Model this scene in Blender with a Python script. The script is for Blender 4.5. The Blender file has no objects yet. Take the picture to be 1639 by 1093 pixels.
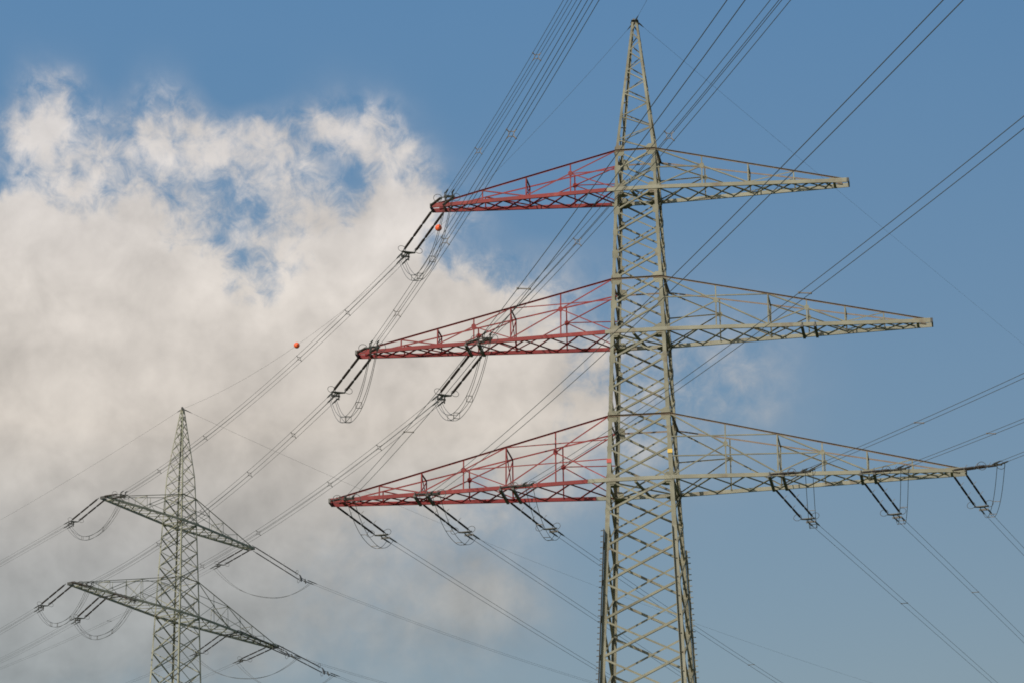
import bpy, math, random
from mathutils import Vector as V, Matrix, noise as mnoise

random.seed(7)
scn = bpy.context.scene
C = scn.collection
R = math.radians

# ------------------------------------------------------------------ camera
cam_d = bpy.data.cameras.new("camera")
cam = bpy.data.objects.new("camera", cam_d)
C.objects.link(cam)
scn.camera = cam
cam_d.sensor_fit = 'HORIZONTAL'
cam_d.sensor_width = 36.0
cam_d.lens = 5298.0 / 1639.0 * 36.0
cam_d.clip_start = 0.5
cam_d.clip_end = 20000
pit, rol = R(18.3201), R(-0.39338)
fw = V((0, math.cos(pit), math.sin(pit)))
rt = V((1, 0, 0))
up = rt.cross(fw)
r2 = rt * math.cos(rol) + up * math.sin(rol)
u2 = up * math.cos(rol) - rt * math.sin(rol)
cam.matrix_world = Matrix(((r2.x, u2.x, -fw.x, 0), (r2.y, u2.y, -fw.y, 0), (r2.z, u2.z, -fw.z, 0), (0, 0, 0, 1)))

# ------------------------------------------------------------------ light
SUN_DIR = V((-0.46, -0.80, 0.52)).normalized()      # towards the sun: behind the viewer, to the left
sun_d = bpy.data.lights.new("sun", 'SUN')
sun_d.energy = 3.3
sun_d.angle = R(0.5)
sun_d.color = (1.0, 0.92, 0.78)
sun = bpy.data.objects.new("sun", sun_d)
C.objects.link(sun)
sun.rotation_euler = SUN_DIR.to_track_quat('Z', 'Y').to_euler()

scn.view_settings.view_transform = 'Standard'
scn.view_settings.look = 'None'
scn.view_settings.exposure = 0.0
scn.view_settings.gamma = 1.0
scn.render.filter_size = 1.75
scn.cycles.filter_width = 1.75

# ------------------------------------------------------------------ sky with a cloud bank fixed in azimuth / elevation
world = bpy.data.worlds.new("World")
scn.world = world
world.use_nodes = True
nt = world.node_tree
nt.nodes.clear()
N = nt.nodes.new
LK = nt.links.new


def math_node(op, a, b=None, clamp=False):
    n = N('ShaderNodeMath')
    n.operation = op
    n.use_clamp = clamp
    for i, v in enumerate((a, b)):
        if v is None:
            continue
        if isinstance(v, (int, float)):
            n.inputs[i].default_value = v
        else:
            LK(v, n.inputs[i])
    return n.outputs[0]


def rng(v, a, b, c=0.0, d=1.0, smooth=True):
    n = N('ShaderNodeMapRange')
    n.interpolation_type = 'SMOOTHSTEP' if smooth else 'LINEAR'
    n.inputs[1].default_value = a
    n.inputs[2].default_value = b
    n.inputs[3].default_value = c
    n.inputs[4].default_value = d
    LK(v, n.inputs[0])
    return n.outputs[0]


sky = N('ShaderNodeTexSky')
sky.sky_type = 'NISHITA'
sky.sun_disc = False
sky.sun_elevation = math.asin(SUN_DIR.z)
sky.sun_rotation = math.atan2(SUN_DIR.x, SUN_DIR.y)
sky.air_density = 1.0
sky.dust_density = 1.2
sky.ozone_density = 1.0
tc = N('ShaderNodeTexCoord')
sep = N('ShaderNodeSeparateXYZ')
LK(tc.outputs['Generated'], sep.inputs[0])
az = math_node('MULTIPLY', math_node('ARCTAN2', sep.outputs[0], sep.outputs[1]), 57.29578)
el = math_node('MULTIPLY', math_node('ARCSINE', sep.outputs[2]), 57.29578)
comb = N('ShaderNodeCombineXYZ')
LK(az, comb.inputs[0])
LK(el, comb.inputs[1])


def noise_tex(vec, scale, detail, rough, dist=0.0, off=(0, 0, 0)):
    mp = N('ShaderNodeMapping')
    mp.inputs['Location'].default_value = off
    LK(vec, mp.inputs['Vector'])
    n = N('ShaderNodeTexNoise')
    n.inputs['Scale'].default_value = scale
    n.inputs['Detail'].default_value = detail
    n.inputs['Roughness'].default_value = rough
    n.inputs['Distortion'].default_value = dist
    LK(mp.outputs[0], n.inputs['Vector'])
    return n.outputs['Fac']


# cloud lumps: azimuth, elevation, half width, half height (degrees), weight
LUMPS = [(-9.57, 22.32, 0.72, 0.50, -0.322), (-8.52, 22.38, 0.73, 0.50, 0.629), (-7.47, 22.42, 0.73, 0.50, -0.185), (-6.41, 22.46, 0.73, 0.50, 0.309), (-5.34, 22.49, 0.73, 0.50, -0.217),
         (-4.28, 22.52, 0.73, 0.50, -0.043), (-3.21, 22.53, 0.73, 0.50, 0.100), (-1.06, 22.55, 0.73, 0.50, -0.030), (-9.01, 21.69, 0.72, 0.50, 0.428), (-7.97, 21.74, 0.72, 0.50, 0.274),
         (-6.91, 21.78, 0.72, 0.50, 0.383), (-5.86, 21.81, 0.72, 0.50, 0.416), (-4.80, 21.84, 0.72, 0.50, 0.432), (-3.73, 21.86, 0.72, 0.50, 0.259), (-2.66, 21.87, 0.72, 0.50, 0.784),
         (-1.60, 21.88, 0.72, 0.50, -0.028), (-9.50, 21.01, 0.72, 0.50, -0.619), (-8.46, 21.05, 0.72, 0.50, 0.355), (-7.42, 21.10, 0.72, 0.50, 0.139), (-6.37, 21.13, 0.72, 0.50, 0.417),
         (-5.31, 21.16, 0.72, 0.50, 0.188), (-4.25, 21.18, 0.72, 0.50, 0.529), (-3.19, 21.20, 0.72, 0.50, -0.257), (-2.13, 21.21, 0.72, 0.50, 0.579), (-8.95, 20.37, 0.72, 0.50, 0.447),
         (-7.92, 20.41, 0.72, 0.50, 0.023), (-6.87, 20.45, 0.72, 0.50, 0.606), (-5.82, 20.48, 0.72, 0.50, 0.195), (-4.77, 20.51, 0.72, 0.50, 0.083), (-3.71, 20.53, 0.72, 0.50, 0.453),
         (-2.65, 20.54, 0.72, 0.50, 0.511), (-1.59, 20.54, 0.72, 0.50, 0.680), (-0.53, 20.54, 0.72, 0.50, 0.096), (0.53, 20.54, 0.72, 0.50, -0.141), (-9.44, 19.68, 0.71, 0.50, 0.036),
         (-8.41, 19.73, 0.71, 0.50, 0.329), (-7.37, 19.77, 0.71, 0.50, 0.614), (-6.33, 19.80, 0.71, 0.50, 0.169), (-5.28, 19.83, 0.71, 0.50, 0.049), (-4.23, 19.85, 0.71, 0.50, 0.178),
         (-3.18, 19.86, 0.71, 0.50, 0.208), (-2.12, 19.87, 0.71, 0.50, 0.601), (-1.06, 19.88, 0.71, 0.50, -0.270), (-0.01, 19.87, 0.71, 0.50, -0.048), (-8.90, 19.04, 0.71, 0.50, 0.026),
         (-7.86, 19.08, 0.71, 0.50, 0.105), (-6.83, 19.12, 0.71, 0.50, 0.383), (-5.79, 19.15, 0.71, 0.50, 0.509), (-4.74, 19.17, 0.71, 0.50, -0.449), (-3.69, 19.19, 0.71, 0.50, 0.418),
         (-2.64, 19.20, 0.71, 0.50, 0.317), (-1.59, 19.20, 0.71, 0.50, 0.277), (-0.54, 19.20, 0.71, 0.50, 0.371), (0.52, 19.20, 0.71, 0.50, -0.082), (-10.48, 20.20, 1.90, 1.30, 0.992),
         (-10.38, 18.39, 1.88, 1.30, 1.112), (-7.93, 18.49, 1.88, 1.30, 0.406), (-5.34, 18.35, 1.88, 1.30, 0.899), (-2.73, 18.39, 1.88, 1.30, 0.577), (-0.45, 18.18, 1.88, 1.30, 0.812),
         (1.25, 17.73, 1.31, 1.30, 0.152), (2.71, 17.27, 1.30, 1.30, 0.063), (4.08, 17.56, 1.30, 1.30, 0.257), (-9.84, 16.49, 1.86, 1.30, 1.534), (-7.19, 16.58, 1.86, 1.30, 0.555),
         (-4.51, 16.64, 1.86, 1.30, 0.739), (-1.92, 16.66, 1.86, 1.30, 0.586), (0.44, 16.44, 1.86, 1.30, 0.479), (2.35, 15.98, 1.29, 1.30, 0.072), (-8.78, 14.82, 1.85, 1.30, 0.249),
         (-6.14, 14.89, 1.85, 1.30, 0.411), (-3.81, 14.93, 1.85, 1.30, 0.291), (-1.58, 15.05, 1.85, 1.30, 0.179), (0.43, 14.93, 1.85, 1.30, -0.123), (-9.90, 13.30, 1.83, 1.30, 1.428),
         (-7.63, 13.26, 1.83, 1.30, 0.402), (-5.44, 13.41, 1.83, 1.30, 0.583), (-3.35, 13.32, 1.83, 1.30, 0.135), (-1.36, 13.22, 1.83, 1.30, 0.334), (-0.36, 13.86, 1.06, 0.70, 0.462)]
# warp the coordinates a little so that lump outlines billow
wn = N('ShaderNodeTexNoise')
wn.inputs['Scale'].default_value = 1.3
wn.inputs['Detail'].default_value = 3
LK(comb.outputs[0], wn.inputs['Vector'])
wv = N('ShaderNodeVectorMath'); wv.operation = 'SUBTRACT'
LK(wn.outputs['Color'], wv.inputs[0]); wv.inputs[1].default_value = (0.5, 0.5, 0.5)
ws = N('ShaderNodeVectorMath'); ws.operation = 'SCALE'
LK(wv.outputs[0], ws.inputs[0]); ws.inputs['Scale'].default_value = 0.45
wa = N('ShaderNodeVectorMath'); wa.operation = 'ADD'
LK(comb.outputs[0], wa.inputs[0]); LK(ws.outputs[0], wa.inputs[1])
flat = N('ShaderNodeVectorMath'); flat.operation = 'MULTIPLY'
LK(wa.outputs[0], flat.inputs[0]); flat.inputs[1].default_value = (1, 1, 0)
total = None
for (a, e, wx, wy, wt) in LUMPS:
    s1 = N('ShaderNodeVectorMath'); s1.operation = 'SUBTRACT'
    LK(flat.outputs[0], s1.inputs[0]); s1.inputs[1].default_value = (a, e, 0)
    s2 = N('ShaderNodeVectorMath'); s2.operation = 'DIVIDE'
    LK(s1.outputs[0], s2.inputs[0]); s2.inputs[1].default_value = (wx, wy, 1)
    s3 = N('ShaderNodeVectorMath'); s3.operation = 'DOT_PRODUCT'
    LK(s2.outputs[0], s3.inputs[0]); LK(s2.outputs[0], s3.inputs[1])
    g = math_node('MULTIPLY', math_node('EXPONENT', math_node('MULTIPLY', s3.outputs['Value'], -0.8)), wt)
    total = g if total is None else math_node('ADD', total, g)
n_big = noise_tex(comb.outputs[0], 0.9, 9, 0.63, 0.3, (3.1, 7.7, 0))
n_fine = noise_tex(comb.outputs[0], 2.3, 7, 0.66, 0.45, (1.3, 2.9, 0))
vor = N('ShaderNodeTexVoronoi')                    # rounded billows
vor.feature = 'SMOOTH_F1'
vor.inputs['Scale'].default_value = 1.25
vor.inputs['Detail'].default_value = 1.0
vor.inputs['Smoothness'].default_value = 0.6
LK(wa.outputs[0], vor.inputs['Vector'])
billow = math_node('SUBTRACT', 0.42, vor.outputs['Distance'])
rag = math_node('ADD', math_node('MULTIPLY', math_node('SUBTRACT', n_big, 0.5), 0.95), math_node('MULTIPLY', math_node('SUBTRACT', n_fine, 0.5), 1.4))
rag = math_node('ADD', rag, math_node('MULTIPLY', billow, 0.55))
gate = math_node('MULTIPLY', rng(total, 0.02, 0.55), rng(el, 14.0, 19.0, 0.28, 1.0))     # ragged aloft, smooth veil low down
gate = math_node('MULTIPLY', gate, rng(total, 0.85, 1.2, 1.0, 0.35))
dens = math_node('ADD', total, math_node('MULTIPLY', rag, gate))
alpha = math_node('MAXIMUM', rng(dens, -0.04, 0.86), math_node('MULTIPLY', rng(total, 0.18, 0.75, 0.0, 0.62), rng(n_fine, 0.30, 0.66, 0.15, 1.0)))      # thin veil inside the gaps

hz = N('ShaderNodeValToRGB')                        # the bank is warm white aloft and blue-grey low down
LK(rng(el, 11.5, 23.0, smooth=False), hz.inputs[0])
cr = hz.color_ramp
cr.elements[0].position = 0.0;  cr.elements[0].color = (0.29, 0.335, 0.355, 1)
cr.elements[1].position = 1.0;  cr.elements[1].color = (0.69, 0.66, 0.65, 1)
e1 = cr.elements.new(0.26); e1.color = (0.415, 0.412, 0.40, 1)
e2 = cr.elements.new(0.46); e2.color = (0.625, 0.57, 0.51, 1)
e3 = cr.elements.new(0.66); e3.color = (0.70, 0.645, 0.59, 1)
# the same billows sampled a little towards the sun: the difference is the lit and the shaded side of each lobe
off = (3.1 + 0.35, 7.7 - 0.45, 0)
n_sun = noise_tex(comb.outputs[0], 0.9, 3, 0.62, 0.25, off)
shade = noise_tex(comb.outputs[0], 0.38, 3, 0.55, 0.3, (9.0, 4.0, 0))
val = math_node('ADD', rng(shade, 0.30, 0.72, 0.90, 1.07), math_node('MULTIPLY', math_node('SUBTRACT', n_big, n_sun), 0.45))
cm = N('ShaderNodeVectorMath'); cm.operation = 'SCALE'
LK(hz.outputs[0], cm.inputs[0]); LK(val, cm.inputs['Scale'])

air = N('ShaderNodeValToRGB')                       # clearer, bluer air aloft; hazier and duller near the horizon
LK(rng(el, 11.0, 25.0, smooth=False), air.inputs[0])
air.color_ramp.elements[0].color = (0.85, 0.755, 0.63, 1)
air.color_ramp.elements[1].color = (0.70, 0.99, 1.10, 1)
bg_sky = N('ShaderNodeBackground')
tint = N('ShaderNodeMix'); tint.data_type = 'RGBA'; tint.blend_type = 'MULTIPLY'
tint.inputs[0].default_value = 1.0
side = N('ShaderNodeVectorMath'); side.operation = 'SCALE'      # a little brighter towards the sunward, cloudy side
LK(sky.outputs[0], side.inputs[0]); LK(rng(az, -12.0, 12.0, 1.10, 0.91, False), side.inputs['Scale'])
LK(side.outputs[0], tint.inputs[6]); LK(air.outputs[0], tint.inputs[7])
LK(tint.outputs[2], bg_sky.inputs[0]); bg_sky.inputs[1].default_value = 0.10
bg_cl = N('ShaderNodeBackground')
LK(cm.outputs[0], bg_cl.inputs[0]); bg_cl.inputs[1].default_value = 1.0
mixs = N('ShaderNodeMixShader')
LK(math_node('MULTIPLY', alpha, 0.97), mixs.inputs[0])
LK(bg_sky.outputs[0], mixs.inputs[1]); LK(bg_cl.outputs[0], mixs.inputs[2])
wo = N('ShaderNodeOutputWorld')
LK(mixs.outputs[0], wo.inputs[0])


# ------------------------------------------------------------------ materials
def mat(name, c1, c2, rough=0.6, scale=3.0, metallic=0.0, spec=0.35, streak=None):
    m = bpy.data.materials.new(name)
    m.use_nodes = True
    t = m.node_tree
    b = t.nodes['Principled BSDF']
    tcn = t.nodes.new('ShaderNodeTexCoord')
    n = t.nodes.new('ShaderNodeTexNoise')
    n.inputs['Scale'].default_value = scale
    n.inputs['Detail'].default_value = 6
    n.inputs['Roughness'].default_value = 0.65
    t.links.new(tcn.outputs['Object'], n.inputs['Vector'])
    rp = t.nodes.new('ShaderNodeValToRGB')
    rp.color_ramp.elements[0].position = 0.3
    rp.color_ramp.elements[1].position = 0.7
    rp.color_ramp.elements[0].color = (*c1, 1)
    rp.color_ramp.elements[1].color = (*c2, 1)
    t.links.new(n.outputs['Fac'], rp.inputs[0])
    out = rp.outputs[0]
    if streak:
        n2 = t.nodes.new('ShaderNodeTexNoise')
        n2.inputs['Scale'].default_value = scale * 2.7
        n2.inputs['Detail'].default_value = 8
        t.links.new(tcn.outputs['Object'], n2.inputs['Vector'])
        mr = t.nodes.new('ShaderNodeMapRange')
        mr.inputs[1].default_value = 0.58
        mr.inputs[2].default_value = 0.70
        mr.inputs[4].default_value = 0.75
        t.links.new(n2.outputs['Fac'], mr.inputs[0])
        mx = t.nodes.new('ShaderNodeMix')
        mx.data_type = 'RGBA'
        t.links.new(mr.outputs[0], mx.inputs[0])
        t.links.new(out, mx.inputs[6])
        mx.inputs[7].default_value = (*streak, 1)
        out = mx.outputs[2]
    t.links.new(out, b.inputs['Base Color'])
    b.inputs['Roughness'].default_value = rough
    b.inputs['Metallic'].default_value = metallic
    b.inputs['Specular IOR Level'].default_value = spec
    return m


M = {
    'steel': mat('grey_green_steel_paint', (0.145, 0.137, 0.099), (0.275, 0.262, 0.195), 0.68, 0.55, streak=(0.15, 0.115, 0.08)),
    'chord': mat('pale_grey_steel_paint', (0.18, 0.170, 0.128), (0.295, 0.28, 0.215), 0.62, 0.5, streak=(0.17, 0.13, 0.09)),
    'rust': mat('rusty_steel', (0.17, 0.115, 0.085), (0.26, 0.21, 0.165), 0.8, 1.5),
    'red': mat('red_paint', (0.14, 0.005, 0.006), (0.24, 0.010, 0.010), 0.6, 0.55, streak=(0.30, 0.05, 0.045)),
    'old': mat('weathered_steel', (0.22, 0.22, 0.17), (0.34, 0.335, 0.265), 0.7, 1.0, streak=(0.17, 0.12, 0.09)),
    'insul': mat('dark_glaze', (0.018, 0.014, 0.013), (0.035, 0.026, 0.022), 0.3, 4.0),
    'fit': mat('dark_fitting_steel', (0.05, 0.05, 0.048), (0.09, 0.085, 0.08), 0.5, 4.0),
    'wire': mat('weathered_aluminium', (0.09, 0.092, 0.096), (0.13, 0.132, 0.135), 0.55, 2.0),
    'spacer': mat('pale_aluminium', (0.17, 0.15, 0.14), (0.26, 0.23, 0.21), 0.5, 4.0),
    'orange': mat('orange_plastic', (0.78, 0.10, 0.03), (0.88, 0.15, 0.05), 0.45, 3.0),
    'tagred': mat('red_enamel', (0.40, 0.035, 0.025), (0.46, 0.05, 0.03), 0.4, 5.0),
    'tagyellow': mat('yellow_enamel', (0.58, 0.37, 0.04), (0.64, 0.42, 0.06), 0.4, 5.0),
}


# ------------------------------------------------------------------ mesh helpers
class MB:
    def __init__(self):
        self.v, self.f = [], []

    def add(self, vs, fs):
        k = len(self.v)
        self.v += [tuple(p) for p in vs]
        self.f += [tuple(i + k for i in f) for f in fs]

    def prism(self, sec0, sec1):
        n = len(sec0)
        fs = [(i, (i + 1) % n, n + (i + 1) % n, n + i) for i in range(n)]
        fs += [tuple(range(n - 1, -1, -1)), tuple(range(n, 2 * n))]
        self.add(list(sec0) + list(sec1), fs)

    def angle(self, p, q, a, b, w, t=0.012, centre=True):
        """steel angle: one flange of width w along a, the other along b"""
        o = -0.5 * w if centre else 0.0
        pr = [(0, 0), (w, 0), (w, t), (t, t), (t, w), (0, w)]
        s = [a * (x + o) + b * y for x, y in pr]
        self.prism([p + d for d in s], [q + d for d in s])

    def channel(self, p, q, out, h, fl, t=0.015):
        """channel with its web facing 'out', height h, flanges pointing back"""
        zz = V((0, 0, 1))
        pr = [(0, -h / 2), (0, h / 2), (-fl, h / 2), (-fl, h / 2 - t), (-t, h / 2 - t), (-t, -h / 2 + t), (-fl, -h / 2 + t), (-fl, -h / 2)]
        s = [out * x + zz * y for x, y in pr]
        self.prism([p + d for d in s], [q + d for d in s])

    def bar(self, p, q, w, h=None, ref=V((0, 0, 1))):
        h = h or w
        d = (q - p).normalized()
        a = d.cross(ref)
        if a.length < 1e-4:
            a = d.cross(V((1, 0, 0)))
        a.normalize()
        b = a.cross(d)
        s = [a * (x * w / 2) + b * (y * h / 2) for x, y in ((-1, -1), (1, -1), (1, 1), (-1, 1))]
        self.prism([p + e for e in s], [q + e for e in s])

    def plate(self, c, a, b, n, w, h, t, cut=0.0):
        """flat plate centred at c, width along a, height along b, thickness along n, corners cut"""
        k = cut
        pr = [(-w / 2 + k, -h / 2), (w / 2 - k, -h / 2), (w / 2, -h / 2 + k), (w / 2, h / 2 - k), (w / 2 - k, h / 2), (-w / 2 + k, h / 2), (-w / 2, h / 2 - k), (-w / 2, -h / 2 + k)] if k else \
             [(-w / 2, -h / 2), (w / 2, -h / 2), (w / 2, h / 2), (-w / 2, h / 2)]
        s = [c + a * x + b * y for x, y in pr]
        self.prism([p - n * (t / 2) for p in s], [p + n * (t / 2) for p in s])

    def poly(self, pts, n, t):
        self.prism([p - n * (t / 2) for p in pts], [p + n * (t / 2) for p in pts])

    def tube(self, pts, r, n=6):
        rings = []
        for i, p in enumerate(pts):
            d = (pts[min(i + 1, len(pts) - 1)] - pts[max(i - 1, 0)]).normalized()
            a = d.cross(V((0, 0, 1)))
            if a.length < 1e-3:
                a = d.cross(V((1, 0, 0)))
            a.normalize()
            b = a.cross(d)
            rr = r[i] if isinstance(r, (list, tuple)) else r
            rings.append([p + (a * math.cos(k * 2 * math.pi / n) + b * math.sin(k * 2 * math.pi / n)) * rr for k in range(n)])
        vs = [v for g in rings for v in g]
        fs = []
        for i in range(len(pts) - 1):
            for k in range(n):
                fs.append((i * n + k, i * n + (k + 1) % n, (i + 1) * n + (k + 1) % n, (i + 1) * n + k))
        fs += [tuple(range(n - 1, -1, -1)), tuple(range((len(pts) - 1) * n, len(pts) * n))]
        self.add(vs, fs)

    def mesh(self, name, m, smooth=False):
        me = bpy.data.meshes.new(name)
        me.from_pydata(self.v, [], self.f)
        me.materials.append(m)
        if smooth:
            for p in me.polygons:
                p.use_smooth = True
        me.update()
        return me

    def build(self, name, m, parent=None, smooth=False):
        return put(name, self.mesh(name, m, smooth), parent)


def put(name, me, parent=None, mw=None):
    o = bpy.data.objects.new(name, me)
    C.objects.link(o)
    if parent is not None:
        o.parent = parent
    if mw is not None:
        o.matrix_local = mw
    return o


def tag(o, label=None, cat=None, group=None, kind=None):
    for k, v in (('label', label), ('category', cat), ('group', group), ('kind', kind)):
        if v:
            o[k] = v
    return o


def empty(name, loc, rz=0.0):
    o = bpy.data.objects.new(name, None)
    o.empty_display_size = 0.5
    C.objects.link(o)
    o.location = loc
    o.rotation_euler = (0, 0, rz)
    return o


def lerp(a, b, t):
    return a + (b - a) * t


Z = V((0, 0, 1))


# ------------------------------------------------------------------ ground: a long grassy rise
def ground_h(y):
    y = max(-900.0, min(900.0, y))
    return 0.1 * y - 1.7


gb = MB()
nx, ny, ext = 90, 90, 6000.0
for j in range(ny + 1):
    for i in range(nx + 1):
        sx = (i / nx * 2 - 1); sy = (j / ny * 2 - 1)
        x = ext * sx * abs(sx); y = ext * sy * abs(sy)
        gb.v.append((x, y, ground_h(y) + 1.2 * mnoise.noise(V((x * 0.012, y * 0.012, 0)))))
for j in range(ny):
    for i in range(nx):
        a = j * (nx + 1) + i
        gb.f.append((a, a + 1, a + nx + 2, a + nx + 1))
ground = gb.build('ground', mat('grass', (0.05, 0.075, 0.022), (0.10, 0.115, 0.04), 0.9, 0.15), None, True)
tag(ground, 'grassy hillside rising behind the pylons', None, None, 'structure')


# ------------------------------------------------------------------ lattice pylons
class Tower:
    def __init__(s, O, yaw, zs, ws, arms, base):
        s.O = V(O); s.yaw = yaw; s.base = base
        s.ex = V((math.cos(yaw), math.sin(yaw), 0)); s.ey = V((-math.sin(yaw), math.cos(yaw), 0))
        s.zs, s.ws, s.arms = zs, ws, arms       # arms: dict level -> (zc, wc, zt, wt, R, td)

    def w(s, z):
        zs, ws = s.zs, s.ws                     # descending heights
        if z >= zs[0]:
            return ws[0]
        for i in range(len(zs) - 1):
            if z >= zs[i + 1] or i == len(zs) - 2:
                return ws[i] + (ws[i + 1] - ws[i]) * (z - zs[i]) / (zs[i + 1] - zs[i])

    def world(s, u, y, z):
        return s.O + s.ex * u + s.ey * y + Z * z

    def yl(s, l, u):
        zc, wc, zt, wt, Rr, td = s.arms[l]
        a = abs(u)
        return wc if a <= wc else wc + (a - wc) / (Rr - wc) * (td - wc)

    def mount(s, l, u, sy):
        return s.world(u, sy * s.yl(l, u), s.arms[l][0])


A = Tower((7.2326, 176.0, 0), R(-8.8469), [77.7071, 69.2923, 66.9545, 61.4901, 58.3808, 53.4252, 49.7580, 38.4357],
          [0.1618, 1.1307, 1.1943, 1.4073, 1.5325, 1.7008, 1.8427, 2.3279],
          {0: (66.9545, 1.1943, 69.2923, 1.1307, 11.8584, 0.35), 1: (58.3808, 1.5325, 61.4901, 1.4073, 16.1438, 0.35),
           2: (49.7580, 1.8427, 53.4252, 1.7008, 17.5895, 0.35)}, ground_h(176.0) - 0.3)
B = Tower((-30.2489, 290.0, 0), math.atan2(0.8434, 0.5374), [89.7618, 83.1595, 81.2233, 78.8542, 73.4413, 70.2404, 66.0755],
          [0.12, 0.7795 + 0.16, 1.0189, 1.1162, 1.3294, 1.4392, 1.5768],
          {0: (78.8542, 1.1162, 81.2233, 1.0189, 10.7173, 0.30), 1: (70.2404, 1.4392, 73.4413, 1.3294, 14.7204, 0.30)}, ground_h(290.0) - 0.3)


def build_pylon(T, name, label, zn, zig, size, posts, mats, mounts, red_gap, group):
    """zn: heights of the bracing nodes below the peak, zig: peak bracing heights, size: member scale"""
    root = empty(name, (T.O.x, T.O.y, T.base), T.yaw)
    tag(root, label, 'pylon', group)
    b0 = T.base
    P = lambda x, y, z: V((x, y, z - b0))
    st = mats['steel']
    faces = [(V((0, -1, 0)), V((1, 0, 0))), (V((1, 0, 0)), V((0, 1, 0))), (V((0, 1, 0)), V((-1, 0, 0))), (V((-1, 0, 0)), V((0, -1, 0)))]
    levels = sorted(set(zn) | set(zig), reverse=True)
    # --- legs
    for sx in (-1, 1):
        for sy in (-1, 1):
            mb = MB()
            for za, zb in zip(levels[:-1], levels[1:]):
                h = lambda z: (1.22 if T is A else 0.85) * (0.10 + 0.0032 * (levels[0] - z))
                pa, pb = P(sx * T.w(za), sy * T.w(za), za), P(sx * T.w(zb), sy * T.w(zb), zb)
                w = h(zb)
                mb.angle(pa, pb, V((-sx, 0, 0)), V((0, -sy, 0)), w, 0.016 * size + 0.006, False)
            leg = mb.build('leg', st, root)
            if T is A and (sx, sy) in ((-1, -1), (1, 1), (1, -1)):
                zt_ = 46.9 if sx < 0 else (47.0 if sy < 0 else 46.6)
                rb = MB()
                o = 0.012
                pa = P(sx * (T.w(zt_) + o), sy * (T.w(zt_) + o), zt_)
                pb = P(sx * (T.w(b0) + o), sy * (T.w(b0) + o), b0 + 0.4)
                if (sx, sy) == (1, -1):
                    # doubled leg section with a few step bolts
                    rb.angle(pa + V((-0.26, 0, 0)), pb + V((-0.26, 0, 0)), V((1, 0, 0)), V((0, -1, 0)), 0.26, 0.02, False)
                    z = zt_ - 0.8
                    while z > b0 + 2:
                        q = P(T.w(z) + o - 0.13, -(T.w(z) + o), z)
                        rb.bar(q, q + V((0, -0.12, 0)), 0.05)
                        z -= 1.05
                    rb.build('leg_stiffener', mats['chord'], leg)
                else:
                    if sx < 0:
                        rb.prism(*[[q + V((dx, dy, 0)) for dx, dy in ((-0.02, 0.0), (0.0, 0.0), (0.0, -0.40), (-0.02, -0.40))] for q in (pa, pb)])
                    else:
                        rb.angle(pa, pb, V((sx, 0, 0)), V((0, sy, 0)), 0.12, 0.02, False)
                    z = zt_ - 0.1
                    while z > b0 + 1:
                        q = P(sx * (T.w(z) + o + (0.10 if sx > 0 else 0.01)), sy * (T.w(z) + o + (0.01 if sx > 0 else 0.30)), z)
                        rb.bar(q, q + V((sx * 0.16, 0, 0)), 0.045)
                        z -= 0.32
                    rail = rb.build('climbing_rail', mats['fit'] if sx < 0 else mats['chord'], leg)  # left rail's dark steel colour stands in for its shaded look
    # --- step bolts high on the rear right and front left legs
    # --- bracing of the four faces
    for fi, (n, t) in enumerate(faces):
        mb = MB()
        node = lambda s, z, o=0.0, ins=0.0: n * (T.w(z) + o) + t * (s * (T.w(z) - ins)) + Z * (z - b0)
        bw = lambda z: (1.0 if T is A else 0.85) * (0.075 + 0.0014 * (levels[0] - z))
        for k, (za, zb) in enumerate(zip(zn[:-1], zn[1:])):
            for s, o, f in ((-1, 0.012, 1.0), (1, -0.024, 0.8)):
                p, q = node(s, zb, o, 0.05), node(-s, za, o, 0.05)
                a = n.cross((q - p).normalized())
                mb.angle(p, q, a, n if fi == 2 else -n, bw(zb) * f, 0.010 * size + 0.003)
        s = 1
        if T is A:
            for za, zb in zip(zig[:-1], zig[1:]):
                p, q = node(s, za, 0.008, 0.02), node(-s, zb, 0.008, 0.02)
                mb.angle(p, q, n.cross((q - p).normalized()), -n, 0.06, 0.008)
                s = -s
        else:
            for za, zb in zip(zig[:-1], zig[1:]):
                for s, o in ((-1, 0.010), (1, -0.02)):
                    p, q = node(s, zb, o, 0.02), node(-s, za, o, 0.02)
                    mb.angle(p, q, n.cross((q - p).normalized()), -n, 0.05, 0.008)
        # gusset plates at the nodes
        for k, z in enumerate(zn):
            for s_ in (-1, 1):
                if T is not A:
                    continue
                big = any(abs(z - a[0]) < 0.02 or abs(z - a[2]) < 0.02 for a in T.arms.values())
                w_, h_ = (0.54, 0.66) if big else ((0.34, 0.50) if k % 2 else (0.26, 0.38))
                w_ *= size; h_ *= size
                c = n * (T.w(z) + 0.004) + t * (s_ * (T.w(z) - w_ * 0.42)) + Z * (z - b0)
                mb.plate(c, t, Z, n, w_, h_, 0.014, w_ * 0.22)
        mb.build('face_bracing', st, root)
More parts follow.
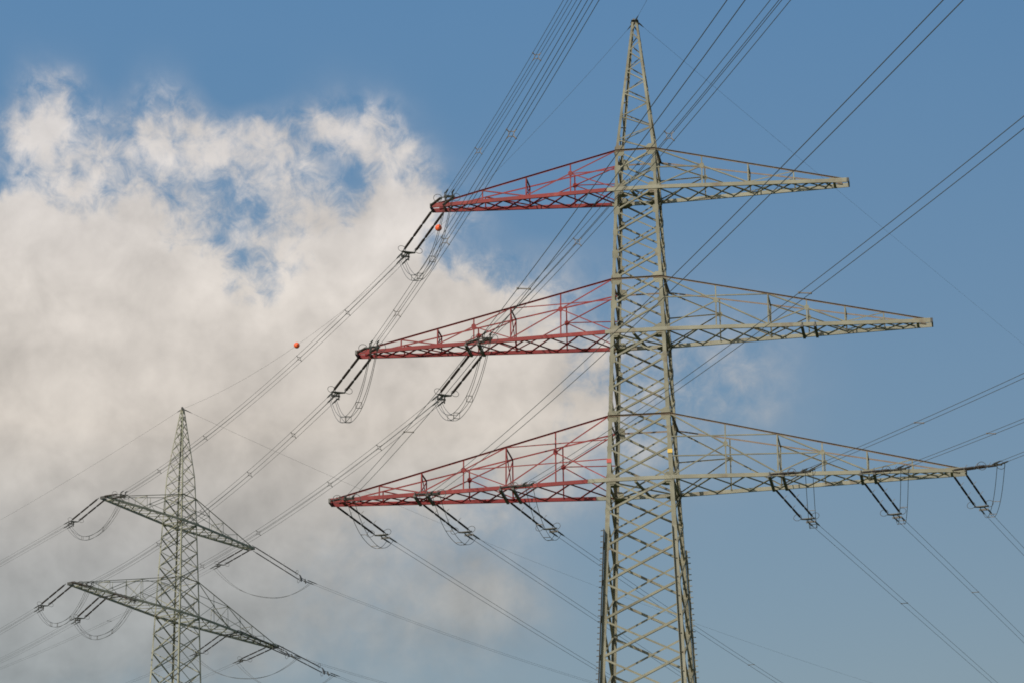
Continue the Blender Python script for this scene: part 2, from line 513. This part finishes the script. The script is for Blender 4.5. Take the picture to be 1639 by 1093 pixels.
    # --- horizontal rings and plan bracing at each arm
    for l, (zc, wc, zt, wt, Rr, td) in T.arms.items():
        mb = MB()
        for n, t in faces:
            p, q = n * (wt + 0.03) - t * (wt + 0.02), n * (wt + 0.03) + t * (wt + 0.02)
            mb.angle(p + Z * (zt - b0 + 0.05), q + Z * (zt - b0 + 0.05), -Z, n, 0.10 * size, 0.012, False)
        mb.build('ring_beam', mats['rust'] if T is A else st, root)
        mb = MB()
        for z, dz in ((zc - 0.10, 0.0),):
            for sx in (-1, 1):
                mb.bar(P(-wc, -sx * wc, z + 0.03 * sx), P(wc, sx * wc, z + 0.03 * sx), 0.12 * size, 0.05)
            for sx in (-1, 0, 1):
                mb.bar(P(sx * wc * 0.98 - (0.0 if sx else 0.25), -wc, z - 0.06), P(sx * wc * 0.98 + (0.0 if sx else 0.25), wc, z - 0.06), 0.14 * size, 0.08)
            for sx in (-1, 1):
                for sy in (-1, 1):
                    mb.plate(P(sx * (wc - 0.35 * size), sy * (wc - 0.35 * size), z - 0.14), V((1, 0, 0)), V((0, 1, 0)), Z, 0.8 * size, 0.8 * size, 0.014, 0.25 * size)
        mb.build('plan_bracing', mats['steel'], root)
        # the straight beams through the body that carry both arms
        gl, gr = red_gap.get(l, 0.0), 0.0
        ch = 0.215 * size if T is A else 0.20
        for sy in (-1, 1):
            mb = MB()
            o = V((0, -1, 0))
            y = sy * (wc + 0.05)
            mb.channel(P(-wc, y, zc), P(wc, y, zc), o, ch, 0.10 * size, 0.016)
            if gl:
                u = -(wc + gl)
                mb.channel(P(u, sy * (T.yl(l, u) + 0.05), zc), P(-wc, y, zc), o, ch, 0.10 * size, 0.016)
            mb.build('through_beam', mats['chord'], root)
        # --- the two arms
        for sg in (-1, 1):
            arm_paint = mats['arm_left'] if sg < 0 else mats['arm_right']
            up_paint = mats['up_left'] if sg < 0 else mats['up_right']
            br_paint = mats['br_left'] if sg < 0 else mats['br_right']
            u0 = wc + (gl if sg < 0 else 0.0)
            L = lambda u, sy, dz=0.0, dy=0.0: P(sg * u, sy * (T.yl(l, u) + dy), zc + dz)
            def U(u, sy):
                f = (u - wt) / (Rr - 0.3 - wt)
                return P(sg * u, sy * lerp(wt, td, f), lerp(zt, zc + ch * 0.42, f))
            armo = MB()
            for sy in (-1, 1):
                armo.channel(L(u0, sy, 0, 0.05), L(Rr - 0.02, sy, 0, 0.05), V((0, -1, 0)), ch, 0.10 * size, 0.016)
            arm = armo.build('crossarm', arm_paint, root)
            if T is A:
                arm['label'] = 'red painted crossarm' if sg < 0 else 'bare grey crossarm'
            lace = MB()
            u = wc + 0.05
            while u < Rr - 1.2:
                dep = T.yl(l, u) * 2
                v = min(u + 0.50 + 0.40 * dep, Rr - 0.9)
                for s in (-1, 1):
                    lace.bar(L(u, -s, -ch * 0.30 + 0.022 * s, -0.04), L(v, s, -ch * 0.30 + 0.022 * s, -0.04), 0.10 if T is A else 0.09, 0.042)
                u = v
            lace.build('bottom_lacing', br_paint, arm)
            for sy in (-1, 1):
                upb = MB()
                upb.angle(U(wt - 0.05, sy) + Z * 0.05, U(Rr - 0.3, sy) + Z * 0.05, -Z, V((0, sy, 0)), 0.085 * size, 0.012, False)
                upb.build('upper_chord', up_paint, arm)
                sb = MB()
                n = V((0, sy, 0))
                def mem(p, q, w=0.062):
                    sb.angle(p, q, n.cross((q - p).normalized()), -n, w * size, 0.010)
                pu = [f * Rr for f in posts[l]]
                # posts
                for i, u in enumerate(pu):
                    mem(L(u, sy, 0.05), U(u, sy), 0.07)
                # long diagonal from the tower across the first post, with its counter strut
                def diag(ua, ub, um, uc):
                    a, b = U(ua, sy), L(ub, sy, 0.10)
                    mem(a, b, 0.072)
                    f = (um - ua) / (ub - ua)
                    nd = a + (b - a) * f
                    mem(L(uc, sy, 0.12), nd - n * 0.02, 0.06)
                    sb.plate(nd + n * 0.01, V((1, 0, 0)), Z, n, 0.26 * size, 0.3 * size, 0.012, 0.07)
                    return nd
                nd = diag(wt, pu[1], pu[0], wc)
                zh = U(pu[1], sy)
                if len(pu) >= 5:
                    n2 = diag(pu[1], pu[3], pu[2], pu[1])
                    mem(U(pu[4], sy), L(pu[3], sy, 0.1))
                    if sy < 0:
                        mem(P(sg * T.w(zh.z + b0), sy * T.w(zh.z + b0), zh.z + b0), zh - n * 0.015, 0.06)
                        if l == 2:
                            mem(P(sg * T.w(n2.z + b0), sy * T.w(n2.z + b0), n2.z + b0), n2 - n * 0.03, 0.06)
                    else:
                        mem(P(sg * T.w(nd.z + b0), sy * T.w(nd.z + b0), nd.z + b0), nd - n * 0.03, 0.06)
                else:
                    mem(U(pu[2], sy), L(pu[1], sy, 0.1))
                    mem(P(sg * T.w(nd.z + b0), sy * T.w(nd.z + b0), nd.z + b0), nd - n * 0.03, 0.06)
                sb.build('side_bracing', br_paint, arm)
            for i in ((1, 3) if len(posts[l]) >= 5 else (1,)):
                u = posts[l][i] * Rr
                pf = MB()
                pf.bar(U(u, -1) - Z * 0.03, U(u, 1) - Z * 0.03, 0.07 * size)
                pf.bar(U(u, -1) - Z * 0.08, L(u, 1, 0.15), 0.045 * size)
                pf.bar(U(u, 1) - Z * 0.08, L(u, -1, 0.15), 0.045 * size)
                pf.build('portal_frame', br_paint, arm)
            # tip: doubled side plates and a closing plate
            tp = MB()
            for sy in (-1, 1):
                a, b = L(Rr - 1.0, sy, 0, 0.065), L(Rr + 0.05, sy, 0, 0.065)
                tp.bar(a, b, 0.02, ch * 1.2)
            tp.bar(L(Rr - 0.72, -1, -ch * 0.4, 0.0), L(Rr - 0.72, 1, -ch * 0.4, 0.0), 0.14, 0.10)
            tp.build('tip_plate', arm_paint, arm)
            tp = MB()
            tp.bar(L(Rr + 0.07, -1, 0, 0.09), L(Rr + 0.07, 1, 0, 0.09), 0.07, ch * 1.2)
            tp.bar(L(Rr - 0.02, -1, 0, 0.10), L(Rr + 0.10, -1, 0, 0.10), 0.03, ch * 1.1)
            tp.build('end_bracket', mats['fit'], arm)
            for um in mounts.get((l, sg), []):
                for k in (-0.36, 0.36):
                    ab = MB()
                    u = um + k
                    if u > Rr + 0.1:
                        continue
                    ab.bar(L(u, -1, -ch * 0.55, 0.16), L(u, 1, -ch * 0.55, 0.16), 0.15 * size, 0.13 * size)
                    ab.bar(L(u, -1, -ch * 0.5, 0.10), L(u, -1, ch * 0.62, 0.10), 0.10 * size, 0.03)
                    ab.build('mounting_beam', mats['fit'], arm)  # dark colour also paints in the shade of the beams' undersides
    # --- peak cap
    pk = MB()
    zt = T.zs[0]
    pk.plate(P(0, 0, zt + 0.02), V((1, 0, 0)), V((0, 1, 0)), Z, 0.42 * size, 0.42 * size, 0.03, 0.08)
    pk.bar(P(-0.22, -0.12, zt - 0.12), P(0.22, 0.12, zt - 0.12), 0.10)
    pk.bar(P(-0.05, 0, zt + 0.03), P(-0.05, 0, zt + 0.16), 0.12)
    pk.build('peak_cap', mats['fit'], root)
    return root


zn_A = [69.2923, 68.15, 66.9545, 65.64, 64.31, 62.99, 61.4901, 59.98, 58.3808, 56.78, 55.06, 53.4252, 51.55, 49.7580, 47.96, 45.97, 43.91,
        41.84, 39.74, 37.5, 35.1, 32.5, 29.6, 26.4, 22.8, A.base + 0.2]
zig_A = [77.6, 77.0, 76.35, 75.7, 75.05, 74.4, 73.7, 73.0, 72.25, 71.5, 70.75, 70.0, 69.2923]
zn_B = [81.2233, 80.05, 78.8542, 77.52, 76.17, 74.80, 73.4413, 71.85, 70.2404, 68.6, 66.9, 65.15, 63.3, 61.3, 59.2, 56.9, 54.4, 51.7, 48.7, 45.4, 41.7, 37.5, 32.8, B.base + 0.2]
zig_B = [89.7, 89.1, 88.4, 87.6, 86.7, 85.7, 84.6, 83.4, 82.3, 81.2233]

MOUNT = {'L1': (0, -11.5745), 'L2': (1, -15.7719), 'L2i': (1, -9.4347), 'L3a': (2, -17.1893), 'L3b': (2, -12.3469), 'L3c': (2, -7.4632),
         'R2i': (1, 9.4347), 'R3c': (2, 7.4135), 'R3b': (2, 12.3469), 'R3a': (2, 17.2472),
         'BL1': (0, -10.5755), 'BL2': (1, -15.0907 + 0.5), 'BL2i': (1, -9.4272), 'BR1': (0, 10.6067), 'BR2': (1, 14.4638), 'BR2i': (1, 8.0466)}


def mounts_of(keys):
    d = {}
    for k in keys:
        l, u = MOUNT[k]
        d.setdefault((l, 1 if u > 0 else -1), []).append(abs(u))
    return d


mats_A = {'steel': M['steel'], 'chord': M['chord'], 'gusset': M['steel'], 'arm_left': M['red'], 'arm_right': M['chord'], 'up_left': M['red'],
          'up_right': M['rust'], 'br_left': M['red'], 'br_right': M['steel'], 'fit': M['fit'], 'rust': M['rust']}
mats_B = {k: M['old'] for k in mats_A}
mats_B['fit'] = M['fit']
PA = build_pylon(A, 'lattice_pylon', 'tall lattice pylon with three tiers of crossarms, red on its left side', zn_A, zig_A, 1.0,
                 {0: [0.316, 0.534, 0.749], 1: [0.27, 0.448, 0.58, 0.71, 0.841], 2: [0.267, 0.427, 0.565, 0.702, 0.84]}, mats_A,
                 mounts_of(['L2i', 'L3b', 'L3c', 'R3c', 'R3b', 'R2i']), {0: 0.45, 1: 0.30, 2: 1.05}, None)
PB = build_pylon(B, 'lattice_pylon', 'smaller grey lattice pylon with two tiers of crossarms, farther away at lower left', zn_B, zig_B, 0.66,
                 {0: [0.30, 0.52, 0.74], 1: [0.26, 0.42, 0.56, 0.70, 0.84]}, mats_B, mounts_of(['BL2i', 'BR2i']), {}, None)

# coloured circuit plates on the two front legs of the large pylon
for sx, z, m_, lb in ((-1, 50.85, 'tagred', 'small red circuit plate'), (1, 51.25, 'tagyellow', 'small yellow circuit plate')):
    tb = MB()
    w = A.w(z)
    tb.plate(V((sx * (w - 0.11), -(w + 0.04), z - A.base)), V((1, 0, 0)), Z, V((0, -1, 0)), 0.27, 0.22, 0.02)
    o = tb.build('circuit_plate', M[m_], PA)
    o['label'] = lb


# ------------------------------------------------------------------ insulator strings, conductors, jumpers
def rod_mesh(g):
    prof = [(0, 0.035), (0.32, 0.035)]
    segs = 3
    L0, L1 = 0.34, 6.35
    sl = (L1 - L0) / segs
    for s in range(segs):
        z0 = L0 + s * sl
        prof += [(z0, 0.055), (z0 + 0.14, 0.055)]
        nsh = 15
        for k in range(nsh):
            zz = z0 + 0.17 + k * (sl - 0.34) / nsh
            prof += [(zz, 0.05), (zz + 0.035, 0.088), (zz + 0.055, 0.05)]
        prof += [(z0 + sl - 0.15, 0.055), (z0 + sl - 0.02, 0.055), (z0 + sl - 0.01, 0.03)]
    prof += [(6.6, 0.03)]
    mb = MB()
    n = 10
    for z, r in prof:
        for k in range(n):
            mb.v.append((g * r * math.cos(k * 2 * math.pi / n), g * r * math.sin(k * 2 * math.pi / n), z))
    for i in range(len(prof) - 1):
        for k in range(n):
            mb.f.append((i * n + k, i * n + (k + 1) % n, (i + 1) * n + (k + 1) % n, (i + 1) * n + k))
    return mb.mesh('insulator_rod', M['insul'])


def ring_mesh(rad=0.23, r=0.016, n=22, m=6, a0=0.0, a1=2 * math.pi):
    mb = MB()
    pts = []
    for k in range(n + 1):
        a = a0 + (a1 - a0) * k / n
        pts.append(V((rad * math.cos(a), rad * math.sin(a), 0)))
    mb.tube(pts, r, m)
    return mb.mesh('arcing_ring', M['fit'])


ROD = {'quad': rod_mesh(0.88), 'twin': rod_mesh(0.70)}
RING = ring_mesh()
HORN = MB()
HORN.tube([V((0, 0, 0)), V((0.16, 0, 0.0)), V((0.26, 0, 0.06))], 0.014, 5)
HORN_ME = HORN.mesh('arcing_horn', M['spacer'])


def along(d):
    return d.to_track_quat('Z', 'Y').to_matrix().to_4x4()


def offsets(kind, d):
    """conductor positions around the bundle axis"""
    h = V((-d.y, d.x, 0)).normalized()
    if kind == 'quad':
        g = 0.168
        return [h * g + Z * g, h * -g + Z * g, h * g - Z * g, h * -g - Z * g]
    return [h * 0.20, h * -0.20]


def string(start, end, side, kind, label, group):
    """double tension string from arm to the yoke at 'end'; side = direction between the two rods"""
    root = empty('insulator_string', start)
    tag(root, label, 'insulator', group)
    d = (end - start).normalized()
    ln = (end - start).length
    side = (side - d * side.dot(d)).normalized()
    nrm = side.cross(d)
    sc = (ln - 0.25) / 6.6
    rot = along(d)
    for s in (-1, 1):
        mw = Matrix.Translation(side * (0.35 * s)) @ rot @ Matrix.Diagonal((1, 1, sc, 1))
        put('insulator_rod', ROD[kind], root, mw)
        ringpos = side * (0.35 * s + 0.16 * s) + d * (ln - 0.55)
        rm = Matrix.Identity(4)
        rm.col[0] = (*side, 0); rm.col[1] = (*((d * 0.35 + nrm * 0.94).normalized()), 0)
        rm.col[2] = (*(side.cross((d * 0.35 + nrm * 0.94).normalized())), 0)
        put('arcing_ring', RING, root, Matrix.Translation(ringpos) @ rm)
        if kind == 'twin':
            for f in (0.33, 0.66):
                hm = Matrix.Identity(4)
                hd = (side * 0.55 + Z * 0.8)
                hd = (hd - d * hd.dot(d)).normalized()
                hm.col[0] = (*hd, 0); hm.col[1] = (*d.cross(hd), 0); hm.col[2] = (*d, 0)
                put('arcing_horn', HORN_ME, root, Matrix.Translation(side * (0.35 * s) + d * (0.3 + f * (ln - 0.6))) @ hm)
    y = MB()
    c = d * (ln - 0.15)
    y.poly([c - side * 0.42 - d * 0.06, c + side * 0.42 - d * 0.06, c + side * 0.42 + d * 0.05, c + side * 0.12 + d * 0.22, c - side * 0.12 + d * 0.22, c - side * 0.42 + d * 0.05], nrm, 0.05)
    for s in (-1, 1):
        y.bar(c + side * 0.10 * s + d * 0.15, c + side * (0.17 * s) + d * 0.70, 0.04)
    y.build('yoke_plate', M['fit'], root)
    y = MB()
    c2 = d * (ln + 0.55)
    y.bar(c2 - side * 0.27, c2 + side * 0.27, 0.11, 0.06, d)
    if kind == 'quad':
        for s in (-1, 1):
            y.bar(c2 + side * 0.2 * s + nrm * 0.24, c2 + side * 0.2 * s - nrm * 0.24, 0.07, 0.05, d)
    y.build('spreader_plate', M['fit'], root)
    return root


def clamps(root, starts, dirs):
    """dead-end clamps on the conductors, children of the string"""
    o = root.location
    for p, d in zip(starts, dirs):
        mb = MB()
        mb.tube([p - o - d * 0.15, p - o, p - o + d * 0.9, p - o + d * 1.25], [0.025, 0.048, 0.045, 0.02], 8)
        mb.build('dead_end_clamp', M['fit'], root)


def spacer_mesh(p, offs, kind):
    mb = MB()
    if kind == 'quad':
        o = [q * 1.0 for q in offs]
        ring = [o[0], o[1], o[3], o[2]]
        cl = 0.55
        for i in range(4):
            a, b = ring[i] * cl, ring[(i + 1) % 4] * cl
            mb.bar(a, b, 0.024)
        for q in o:
            mb.bar(q * cl, q * 1.12, 0.034)
    else:
        mb.bar(offs[0] * 1.1, offs[1] * 1.1, 0.035)
        for q in offs:
            mb.bar(q * 1.18 + V((0, 0, 0.0)), q * 0.86, 0.06)
    mb.v = [tuple(V(v) + p) for v in mb.v]
    return mb


def bundle(path, kind, label, group, spacers=(), r=0.0115):
    """path(t)->world point on the bundle axis for t in list; returns starts, dirs"""
    pts = path['pts']
    root = empty('conductor_bundle', pts[0])
    tag(root, label, 'power line', group)
    hd = pts[min(8, len(pts) - 1)] - pts[0]
    offs = offsets(kind, hd)
    st, di = [], []
    for q in offs:
        mb = MB()
        mb.tube([p + q - pts[0] for p in pts], r, 6)
        mb.build('conductor', M['wire'], root)
        st.append(pts[0] + q)
        di.append((pts[1] - pts[0]).normalized())
    for s in spacers:
        spacer_mesh(path['at'](s) - pts[0], offs, kind).build('spacer', M['spacer'] if r > 0.012 else M['fit'], root)
    return st, di


def jumper(F, Nn, kind, label, group, sag, power=2.3, skew=0.0):
    root = empty('jumper_loop', F[0])
    tag(root, label, 'jumper', group)
    o = F[0]
    cols = []
    for a, b in zip(F, Nn):
        pts = []
        for k in range(41):
            t = k / 40
            s = 1 - abs(2 * t - 1) ** power
            tt = t ** (1.0 + skew)
            pts.append(lerp(a, b, tt) - Z * (sag * s) - o)
        mb = MB()
        mb.tube(pts, 0.0155, 6)
        mb.build('conductor', M['wire'], root)
        cols.append(pts)
    for k in (11, 16, 26):
        mb = MB()
        n = len(cols)
        loop = [0, 1, 3, 2] if n == 4 else [0, 1]
        for i in range(n if n == 4 else 1):
            mb.bar(cols[loop[i]][k], cols[loop[(i + 1) % n]][k], 0.03)
        mb.build('spacer', M['spacer'] if n == 2 else M['fit'], root)


def far_path(st, azd, dz, s, c, tmax, n=90):
    d = V((math.cos(R(azd)), math.sin(R(azd)), 0))
    e = st + d * 6.8 + Z * dz
    f = lambda t: e + d * t + Z * (s * t + c * 1e-3 * t * t)
    ts = [0.75 + (tmax - 0.75) * (k / n) ** 1.5 for k in range(n + 1)]
    return e, {'pts': [f(t) for t in ts], 'at': f}


def near_path(st, azd, s, c, tmax, n=110):
    d = V((math.cos(R(azd)), math.sin(R(azd)), 0))
    f = lambda t: st + d * t + Z * (s * t - 0.4786 + c * 1e-3 * (t - 6.8) ** 2)
    ts = [7.55 + (tmax - 7.55) * (k / n) ** 1.3 for k in range(n + 1)]
    return f(6.8), {'pts': [f(t) for t in ts], 'at': f}


WHERE = {'L1': 'red top arm of the tall pylon', 'L2': 'tip of the red middle arm', 'L2i': 'middle of the red middle arm',
         'L3a': 'tip of the red bottom arm', 'L3b': 'halfway point of the red bottom arm', 'L3c': 'innermost mount of the red bottom arm',
         'R3c': 'innermost mount of the grey bottom arm', 'R3b': 'halfway point of the grey bottom arm', 'R3a': 'tip of the grey bottom arm',
         'BL1': "left tip of the small pylon's upper arm", 'BL2': "left tip of the small pylon's lower arm", 'BL2i': "left half of the small pylon's lower arm",
         'BR1': "right tip of the small pylon's upper arm", 'BR2': "right tip of the small pylon's lower arm", 'BR2i': "right half of the small pylon's lower arm"}
G_S = 'double insulator strings on the pylon arms'
G_C = 'conductor bundles strung between the pylons'
G_J = 'jumper loops hanging under the arms'

NEAR = {'L1': (-83.414, -0.23195, 0.31353, (47.1, 23.1)), 'L2': (-82.987, -0.21514, 0.25030, (69.1, 45.8, 22.0)), 'L2i': (-83.305, -0.22093, 0.25240, (43.4, 67.5)),
        'L3a': (-82.289, -0.19104, 0.23558, (76.1, 39.0)), 'L3b': (-83.017, -0.20707, 0.20650, ()), 'L3c': (-81.706, -0.19298, 0.24969, (71.0,)),
        'R3c': (-82.597, -0.19519, 0.16020, (30.9,)), 'R3b': (-82.645, -0.19246, 0.16, (24.6,)), 'R3a': (-82.177, -0.17671, 0.16, ())}
FAR = {'L3a': (72.03, -0.095, 0.0242, 0.139, ()), 'L3b': (72.04, -0.030, 0.0330, -0.013, ()), 'L3c': (71.90, 0.050, 0.0355, 0.161, (47.0,)),
       'R3c': (71.97, -0.080, 0.0494, -0.010, (27.0,)), 'R3b': (71.98, -0.181, 0.0556, -0.063, (25.0,)), 'R3a': (71.93, -0.098, 0.0569, 0.3, ())}
AB = {'L1': ('BL1', -0.262, -1.651, 1.151, (0.155, 0.296, 0.624, 0.819)), 'L2': ('BL2', -0.116, -1.863, 1.169, (0.13, 0.274, 0.45, 0.636)),
      'L2i': ('BL2i', -0.498, -2.096, 1.188, (0.152, 0.282, 0.5, 0.7))}
OUT_B = {'BL1': (118.96, -0.511, 0.0197, 0.1, (60,)), 'BL2': (117.07, -0.430, 0.0118, 0.498, (40,)), 'BL2i': (115.03, -0.456, 0.0370, 0.689, (50,)),
         'BR1': (117.12, 0.059, 0.0231, 0.402, (30, 70)), 'BR2i': (115.12, -0.290, 0.0580, 0.372, ()), 'BR2': (117.13, 0.163, 0.0309, 0.506, ())}
IN_B = {'BR1': (51.41, -1.623, -0.0862, 0.748), 'BR2i': (52.05, -0.852, -0.0367, 0.740), 'BR2': (51.58, -1.233, -0.0862, 0.556)}

ends = {}            # conductor ends at each mount, for the jumpers


def first_bit(p, d, k=0.55):
    return [q + e * k - Z * 0.03 for q, e in zip(p, d)]


for k, (azd, s, c, sps) in NEAR.items():
    kind = 'quad' if k in ('L1', 'L2', 'L2i') else 'twin'
    a = A.mount(*MOUNT[k], -1)
    e, pth = near_path(a, azd, s, c, 400.0)
    S_ = string(a, e, A.ex, kind, 'insulator string facing the viewer at the ' + WHERE[k], G_S)
    st, di = bundle(pth, kind, ('four' if kind == 'quad' else 'two') + ' overhead wires rising right from the ' + WHERE[k], G_C, sps, 0.0125)
    clamps(S_, st, di)
    ends[k + 'n'] = first_bit(st, di)
for k, (azd, dz, s, c, sps) in FAR.items():
    a = A.mount(*MOUNT[k], 1)
    e, pth = far_path(a, azd, dz, s, c, 330.0)
    S_ = string(a, e, A.ex, 'twin', 'insulator string slanting down right from the ' + WHERE[k], G_S)
    st, di = bundle(pth, 'twin', 'two wires falling right from the ' + WHERE[k], G_C, sps)
    clamps(S_, st, di)
    ends[k + 'f'] = first_bit(st, di)
for k, (bk, za, zb, sg, sps) in AB.items():
    a, b = A.mount(*MOUNT[k], 1), B.mount(*MOUNT[bk], -1)
    d = b - a; d.z = 0; d.normalize()
    ea, eb = a + d * 6.8 + Z * za, b - d * 6.8 + Z * zb
    S1 = string(a, ea, A.ex, 'quad', 'insulator string slanting down left from the ' + WHERE[k], G_S)
    S2 = string(b, eb, B.ex, 'quad', 'insulator string facing the tall pylon at the ' + WHERE[bk], G_S)
    f = lambda t: ea + (eb - ea) * t - Z * (4 * sg * t * (1 - t))
    L = (eb - ea).length
    t0 = 0.75 / L
    pth = {'pts': [f(t0 + (1 - 2 * t0) * i / 60) for i in range(61)], 'at': f}
    st, di = bundle(pth, 'quad', 'four wires from the ' + WHERE[k] + ' to the small pylon', G_C, sps)
    clamps(S1, st, di)
    offs = offsets('quad', pth['pts'][8] - pth['pts'][0])
    st2 = [pth['pts'][-1] + q for q in offs]
    di2 = [(pth['pts'][-2] - pth['pts'][-1]).normalized()] * 4
    clamps(S2, st2, di2)
    ends[k + 'f'] = first_bit(st, di)
    ends[bk + 'n'] = first_bit(st2, di2)
for k, (azd, dz, s, c, sps) in OUT_B.items():
    a = B.mount(*MOUNT[k], 1)
    kind = 'quad' if 'BL' in k else 'twin'
    e, pth = far_path(a, azd, dz, s, c, 260.0)
    S_ = string(a, e, B.ex, kind, 'insulator string slanting down left from the ' + WHERE[k], G_S)
    st, di = bundle(pth, kind, ('four' if kind == 'quad' else 'two') + ' wires leaving down left from the ' + WHERE[k], G_C, sps, 0.0092)
    clamps(S_, st, di)
    ends[k + 'f'] = first_bit(st, di)
for k, (azd, dz, s, c) in IN_B.items():
    a = B.mount(*MOUNT[k], -1)
    e, pth = far_path(a, azd, dz, s, c, 260.0)
    S_ = string(a, e, B.ex, 'twin', 'insulator string slanting down right from the ' + WHERE[k], G_S)
    st, di = bundle(pth, 'twin', 'two wires leaving down right from the ' + WHERE[k], G_C, (), 0.0092)
    clamps(S_, st, di)
    ends[k + 'n'] = first_bit(st, di)

SAG = {'L1': 2.6, 'L2': 2.5, 'L2i': 2.35, 'L3a': 1.3, 'L3b': 1.3, 'L3c': 1.3, 'R3c': 1.2, 'R3b': 1.2, 'R3a': 1.2,
       'BL1': 2.3, 'BL2': 2.3, 'BL2i': 2.3, 'BR1': 2.1, 'BR2': 2.1, 'BR2i': 2.1}
for k, sg in SAG.items():
    F, Nn = ends[k + 'f'], ends[k + 'n']
    # pair each far conductor with the near one on the same side (bundles turn around the arm)
    if len(F) == 4:
        Nn = [Nn[1], Nn[0], Nn[3], Nn[2]]
    else:
        Nn = [Nn[1], Nn[0]]
    jumper(F, Nn, 'quad' if len(F) == 4 else 'twin', 'jumper wires looping under the ' + WHERE[k], G_J, sg)


# ------------------------------------------------------------------ earth wires and marker balls
def earth_wire(pts, label, r=0.0078):
    root = empty('earth_wire', pts[0])
    tag(root, label, 'earth wire', 'earth wires strung from the pylon peaks')
    mb = MB()
    mb.tube([p - pts[0] for p in pts], r, 6)
    mb.build('strand', M['wire'], root)
    mb = MB()
    d = (pts[1] - pts[0]).normalized()
    mb.tube([d * 0.05, d * 0.35, d * 0.9, d * 1.3], [0.03, 0.05, 0.035, 0.012], 6)
    mb.build('end_clamp', M['fit'], root)
    return root


pa, pb = A.world(0, 0, A.zs[0]), B.world(0, 0, B.zs[0])


def ray(st, azd, s, c, tmax, n=90):
    d = V((math.cos(R(azd)), math.sin(R(azd)), 0))
    return [st + d * t + Z * (s * t + c * 1e-3 * t * t) for t in [tmax * (k / n) ** 1.4 for k in range(n + 1)]]


fe = lambda t: pa + (pb - pa) * t - Z * (4 * 3.22 * t * (1 - t))
earth_wire([fe(i / 70) for i in range(71)], 'earth wire with two orange balls between the two pylon peaks')
earth_wire(ray(pa - Z * 0.02, -82.9, -0.1304, 0.19, 400), 'earth wire rising to the upper right from the tall peak')
earth_wire(ray(pa + A.ex * 0.15 - Z * 0.05, 71.43, 0.1560, 0.0227, 420), 'thin earth wire descending right from the tall peak', 0.006)
earth_wire(ray(pb, 51.56, -0.1005, 0.4165, 320), 'earth wire descending right from the small peak behind the tall mast')
earth_wire(ray(pb, 119.61, -0.0045, 0.33, 320), 'earth wire descending left from the small peak')
for t, lb in ((0.326, 'orange marker ball beside the red top arm tip'), (0.65, 'orange marker ball in front of the cloud, midway to the small pylon')):
    mb = MB()
    nu, nv, rr = 24, 14, 0.235
    for j in range(nv + 1):
        ph = math.pi * j / nv
        for i in range(nu):
            th = 2 * math.pi * i / nu
            q = 1.0 + (0.02 if j == nv // 2 else 0.0)
            mb.v.append((rr * q * math.sin(ph) * math.cos(th), rr * q * math.sin(ph) * math.sin(th), rr * math.cos(ph)))
    for j in range(nv):
        for i in range(nu):
            mb.f.append((j * nu + i, (j + 1) * nu + i, (j + 1) * nu + (i + 1) % nu, j * nu + (i + 1) % nu))
    o = mb.build('marker_ball', M['orange'], None, True)
    o.location = fe(t)
    tag(o, lb, 'marker ball', 'marker balls on the earth wire')
    cb = MB()
    d = (fe(t + 0.01) - fe(t)).normalized()
    for s in (-1, 1):
        cb.tube([d * (s * 0.22), d * (s * 0.36)], 0.03, 8)
    cb.build('wire_clamp', M['fit'], o)
